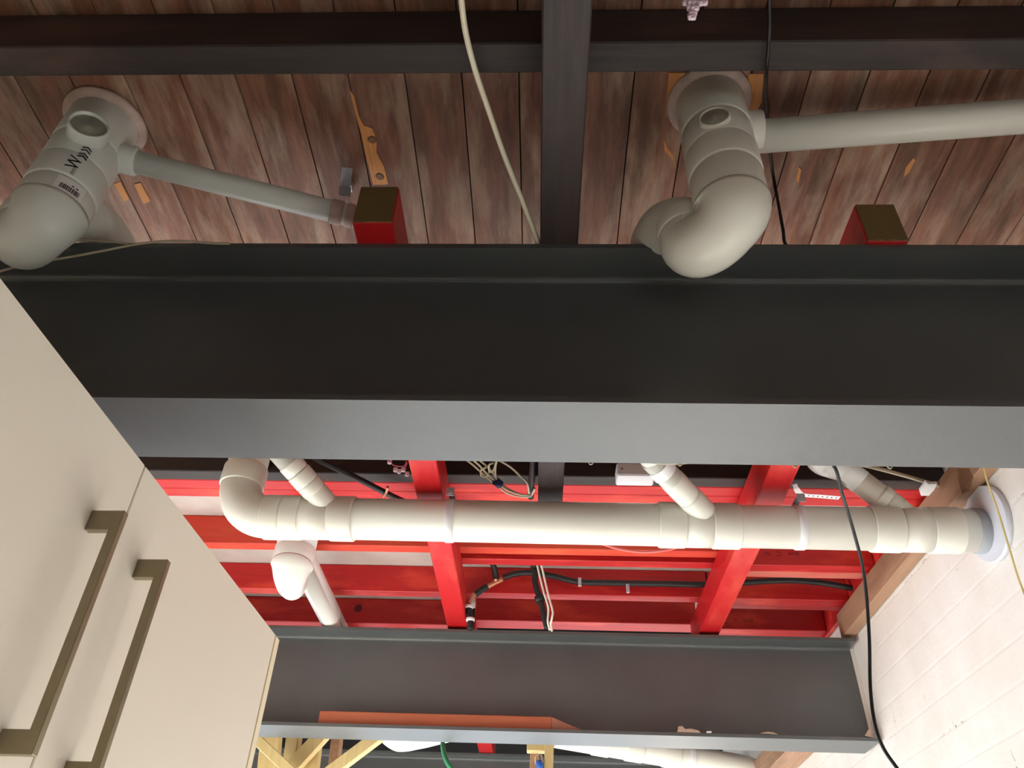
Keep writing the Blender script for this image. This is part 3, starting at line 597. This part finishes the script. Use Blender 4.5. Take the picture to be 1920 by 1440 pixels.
wire('cable', 'cable_white', [(-0.0420,2.5000,1.2979),(-0.0327,2.5600,1.2830),(-0.0192,2.6200,1.2608),(-0.0052,2.6350,1.2065),(0.0085,2.6350,1.1525),(0.0238,2.6400,1.1000),(0.0222,2.6500,1.0559),(0.0298,2.6600,1.0278)], 0.0048, 'white cable in front of the black lagged pipe, left strand of the pair', flat=0.7)
wire('cable', 'cable_white', [(-0.0232,2.4900,1.2930),(-0.0155,2.5500,1.2783),(-0.0038,2.6100,1.2563),(0.0100,2.6250,1.2022),(0.0235,2.6250,1.1425),(0.0385,2.6300,1.0865),(0.0368,2.6350,1.0636),(0.0333,2.6500,1.0467),(0.0371,2.6600,1.0242)], 0.0048, 'white cable in front of the black lagged pipe, right strand of the pair', flat=0.7)
cd_ = thing('conduit', 'black conduit slanting down to the big pipe from behind the wide beam', 'conduit', (-0.5, 1.9, 1.15))
wire('tube', 'black', [(-0.6263,1.7549,1.1500),(-0.6047,1.7885,1.1500),(-0.5166,1.8712,1.1450),(-0.4310,1.9563,1.1400),(-0.3690,2.0155,1.1400)], 0.0085, parent=cd_, seg=16)
wire('clip', 'copper', [(-0.4331,1.8948,1.1330),(-0.4421,1.9253,1.1320),(-0.4582,1.9631,1.1400)], 0.004, parent=cd_, seg=8)
wire('conduit', 'black', [(-0.0253,1.7616,1.1500),(-0.0270,1.8197,1.1500),(-0.0319,1.9032,1.1500),(-0.0338,1.9677,1.1500)], 0.0095, 'black upright conduit beside the dark timber end', 'conduit', seg=16)
wb = thing('cable_bundle', 'bundle of beige cables with blue tape left of the black conduit', 'cables', (-0.2, 1.8, 1.13))
for pts in ([(-0.2135,1.7660,1.1500),(-0.1895,1.7814,1.1400),(-0.1621,1.8129,1.1300),(-0.1271,1.8506,1.1200),(-0.0989,1.8867,1.1150),(-0.0627,1.9143,1.1200),(-0.0332,1.9276,1.1300),(-0.0213,1.9006,1.1400)],
            [(-0.1892,1.7553,1.1400),(-0.1704,1.7784,1.1350),(-0.1472,1.8099,1.1250),(-0.1209,1.8421,1.1200),(-0.0955,1.8723,1.1150),(-0.0625,1.9027,1.1200),(-0.0376,1.9248,1.1300)],
            [(-0.1761,1.7498,1.1400),(-0.1565,1.7806,1.1400),(-0.1370,1.8015,1.1300),(-0.1182,1.8419,1.1250),(-0.0985,1.8695,1.1200),(-0.0671,1.9085,1.1250)],
            [(-0.1224,1.7743,1.1500),(-0.1034,1.7740,1.1400),(-0.0820,1.7842,1.1300),(-0.0610,1.8131,1.1250),(-0.0427,1.8482,1.1250),(-0.0375,1.9132,1.1300)],
            [(-0.1213,1.7589,1.1400),(-0.1259,1.7773,1.1300),(-0.1270,1.8094,1.1250),(-0.1233,1.8284,1.1200)],
            [(-0.1320,1.7747,1.1400),(-0.1426,1.7699,1.1300),(-0.1427,1.8017,1.1300),(-0.1324,1.7961,1.1300),(-0.1246,1.7693,1.1400)],
            [(-0.1503,1.7806,1.1300),(-0.1655,1.7969,1.1300),(-0.1648,1.8158,1.1250),(-0.1520,1.8182,1.1250),(-0.1444,1.8071,1.1300)]):
    wire('cable', 'cable_grey', pts, 0.0028, parent=wb)
wire('tape', 'tape', [(-0.1274,1.8275,1.1160),(-0.1149,1.8432,1.1140)], 0.0115, parent=wb, seg=14)['label'] = 'dark blue tape wrap'
def blocks(label, pts, s, wpts):
    r = thing('wire_connector', label, 'connector', pts[0])
    for p in pts:
        part('terminal', 'pink', r, lambda b: (box(b, (p[0]-s, p[1]-s*0.6, p[2]-s*0.8), (p[0]+s*0.8, p[1]+s*0.6, p[2]+s), s*0.2), tube(b, [(p[0], p[1], p[2]-s*1.1), (p[0], p[1], p[2])], s*0.4, 8)))
    for w_ in wpts: wire('wire', 'pink_wire', w_, 0.0016, parent=r)
blocks('pale pink terminal blocks hanging left of the left red bearer', [(-0.4141,1.7918,1.1500),(-0.4002,1.8160,1.1400),(-0.3894,1.8159,1.1350),(-0.3749,1.7995,1.1300),(-0.3676,1.8210,1.1300)], 0.0065, ([(-0.4183,1.7814,1.1500),(-0.4044,1.7998,1.1450),(-0.3757,1.7966,1.1400),(-0.3667,1.7854,1.1500)], [(-0.3634,1.7804,1.1400),(-0.3779,1.8127,1.1400)]))
blocks('pinkish white terminal blocks hanging at the top edge right of the centre', [(0.2042,0.5594,1.1600),(0.2102,0.5546,1.1500),(0.2204,0.5579,1.1550),(0.2290,0.5596,1.1600),(0.2089,0.5599,1.1450),(0.2141,0.5575,1.1400),(0.2113,0.5628,1.1350),(0.2097,0.5657,1.1300),(0.2028,0.5532,1.1700),(0.2214,0.5534,1.1700)], 0.0065, ())
jb = thing('junction_box', 'small white box on the old dark joist, left of the middle branch pipe', 'box', (0.22, 1.86, 1.15))
B = [(0.2033,1.8492,1.1500),(0.3069,1.8547,1.1500)]
part('body', 'plastic_white', jb, lambda b: box(b, (B[0][0], 1.842, 1.150), (B[1][0], 1.900, 1.19), 0.004))
part('screw', 'ink_faint', jb, lambda b: tube(b, [(B[0][0]+0.014, 1.8405, 1.170), (B[0][0]+0.014, 1.843, 1.170)], 0.003, 10))
ps = thing('perforated_strap', 'white perforated fixing strap right of the right red bearer', 'strap', (0.70, 1.93, 1.16))
Q = [(0.6959,1.8940,1.1600),(0.7027,1.9056,1.1500),(0.7229,1.9253,1.1450),(0.7760,1.9325,1.1450),(0.8278,1.9397,1.1450)]
def band(b):
    pp = smooth_path(Q, 5)
    for i in range(len(pp)-1):
        a, c = pp[i], pp[i+1]; d = (c-a).normalized(); nrm = Vector((-d.y, d.x, 0))*0.0085
        prism(b, [tuple(a+nrm), tuple(c+nrm), tuple(c-nrm), tuple(a-nrm)], (0, 0, 0.0012))
part('band', 'plastic_white', ps, band)
def holes(b):
    a, c = Vector(Q[2]), Vector(Q[4])
    for k in range(8):
        p = a+(c-a)*(k+0.3)/8; tube(b, [(p.x, p.y, p.z-0.0006), (p.x, p.y, p.z+0.0004)], 0.0025, 10)
part('hole', 'ink_red', ps, holes)
wire('conduit', 'cable_grey', [(0.8245,1.7903,1.1650),(0.8836,1.8046,1.1600),(0.9775,1.8369,1.1550),(1.0835,1.8780,1.1500)], 0.0052, 'thin beige conduit running to the pine timber on the white wall', 'conduit')
bm = bmesh.new(); prism(bm, [(1.0081,1.8550,1.1200),(1.0074,1.8088,1.1200),(1.0182,1.8192,1.1200),(1.0404,1.8159,1.1200),(1.0447,1.8484,1.1200),(1.0425,1.8791,1.1200),(1.0215,1.8798,1.1200)], (0, 0, 0.008), 0.001)
tag(link('corner_bracket', bm, 'chip_white'), 'pale notched block beside the pine timber on the white wall', 'bracket')
wire('hose', 'pink_hose', [(0.1123,2.3470,1.2664),(0.1423,2.2800,1.1871),(0.1899,2.2500,1.1502),(0.2472,2.2500,1.1330),(0.3128,2.2500,1.1252),(0.3876,2.2500,1.1339),(0.4644,2.2500,1.1591),(0.5006,2.2900,1.2028),(0.5429,2.3470,1.2645)], 0.0042, 'pinkish red hose looping just under the big pipe', 'hose')
for x in (1108, 1275, 1490, 1670):
    pass
CP = [(0.0806,1.1190,0.7192),(0.2287,1.1190,0.7184),(0.4185,1.1190,0.7152),(0.5735,1.1190,0.7176)]
tl_ = ('leftmost, near the dark timber end', 'right of the middle branch pipe', 'right of the right red bearer', 'rightmost, nearest the white wall')
for p, w_ in zip(CP, tl_):
    r = thing('cable_clip', 'tiny cable clip on the wide beam, ' + w_, 'clip', p, 'cable clips on the wide beam')
    part('loop', 'cable_grey', r, lambda b: tube(b, [(p[0]+0.0035*math.cos(a), p[1]+0.001, 0.7245+0.0055*math.sin(a)) for a in [PI*2*k/14 for k in range(14)]], 0.0013, 8, False))
    part('foot', 'cable_grey', r, lambda b: box(b, (p[0]-0.004, 1.1165, 0.726), (p[0]+0.004, 1.1215, 0.732)))
wire('cable', 'cable_grey', [(CP[0][0]-0.3, 1.121, 0.7315), (CP[0][0], 1.121, 0.729), (CP[0][0]+0.05, 1.121, 0.732), (CP[1][0]-0.04, 1.121, 0.7245), (CP[1][0], 1.121, 0.7245), (CP[1][0]+0.08, 1.121, 0.732), (CP[2][0], 1.121, 0.728), (CP[3][0]-0.05, 1.121, 0.7255), (CP[3][0]+0.02, 1.121, 0.7275), (CP[3][0]+0.1, 1.121, 0.732)], 0.0022, 'thin beige cable clipped along the far edge of the wide beam')

# ------------------------------------------------------------------ pine framing and bits beyond the narrow beam
def stick(a, b, wd, dp, m='new_pine', up=(0, 1, 0)):
    def fn(bm):
        A, Bv = V(a), V(b); t = (Bv-A).normalized(); u = Vector(up); u = (u-t*u.dot(t)).normalized(); s_ = t.cross(u)
        t2 = bmesh.new(); vs = []
        for p in (A, Bv):
            for q in ((-1,-1),(1,-1),(1,1),(-1,1)): vs.append(t2.verts.new(p+s_*q[0]*wd/2+u*q[1]*dp/2))
        for f in ((0,1,2,3),(7,6,5,4),(0,4,5,1),(1,5,6,2),(2,6,7,3),(3,7,4,0)): t2.faces.new([vs[i] for i in f])
        bevel_sharp(t2, 0.002)
        me = bpy.data.meshes.new('t'); t2.to_mesh(me); t2.free(); bm.from_mesh(me); bpy.data.meshes.remove(me)
    return fn
def pine(pts, wd, dp, label, grp=None, up=(0, 1, 0), m='new_pine'):
    bm = bmesh.new(); stick(pts[0], pts[1], wd, dp, m, up)(bm)
    return tag(link('framing_timber', bm, m), label, 'timber', grp)
pine([(-1.1035,3.0500,0.7887),(-0.8249,3.0500,0.5931)], 0.036, 0.07, 'pale pine brace slanting down right beside the cabinet edge')
pine([(-0.5474,3.0500,0.8028),(-0.8144,3.0500,0.5883)], 0.040, 0.045, 'pale pine brace slanting down left below the narrow beam')
pine([(-1.0601,3.2500,0.8675),(-1.0290,3.2500,0.6188)], 0.075, 0.045, 'wide pine board standing behind the left brace')
pine([(-0.9456,3.1800,0.8511),(-0.9276,3.1800,0.6076)], 0.045, 0.07, 'pine upright just right of the left brace')
pine([(-0.8085,3.3000,0.8876),(-0.7943,3.3000,0.6351)], 0.036, 0.06, 'greyish pine upright next to the dark opening', m='pine_rail')
pine([(-0.8116,3.1400,0.8048),(-0.9151,3.1400,0.6715)], 0.05, 0.045, 'short pine cross brace meeting the middle upright')
pine([(-0.8619,3.2000,0.7614),(-0.8538,3.2000,0.6136)], 0.05, 0.045, 'pine upright in the middle of the pale framing')
fr = thing('timber_prop', 'small pale pine frame below the narrow beam holding a blue connector', 'frame', [(0.0046,3.2000,0.7649)][0])
part('post', 'new_pine', fr, stick(*[(0.0366,3.2000,0.8617),(0.0294,3.2000,0.6198)], 0.034, 0.05))
part('block', 'new_pine', fr, stick(*[(-0.0505,3.2200,0.7835),(0.0188,3.2200,0.7834)], 0.030, 0.05, up=(0, 1, 0)))
part('post', 'pine_rail', fr, stick(*[(-0.0201,3.2600,0.7902),(-0.0239,3.2600,0.6299)], 0.035, 0.03))
part('connector', 'blue', fr, lambda b: tube(b, smooth_path([(-0.0050,3.1700,0.7206),(-0.0010,3.1650,0.7104),(-0.0008,3.1700,0.6951)], 3), 0.013, 12))['label'] = 'blue connector'
wire('wire', 'cable_white', [(-0.0094,3.1900,0.7547),(-0.0171,3.1800,0.7336),(-0.0129,3.1750,0.7141)], 0.0035, parent=fr)
wire('wire', 'sealant', [(0.0027,3.1900,0.7550),(0.0088,3.1800,0.7343),(0.0050,3.1750,0.7146)], 0.0035, parent=fr)
wire('hose', 'green', [(-0.3597,3.1000,0.7964),(-0.3585,3.0800,0.7597),(-0.3484,3.0500,0.7199),(-0.3308,3.0200,0.6814),(-0.3034,3.0000,0.6447),(-0.2626,3.0000,0.5982)], 0.0085, 'green hose curling down below the narrow steel beam', 'hose', seg=14)
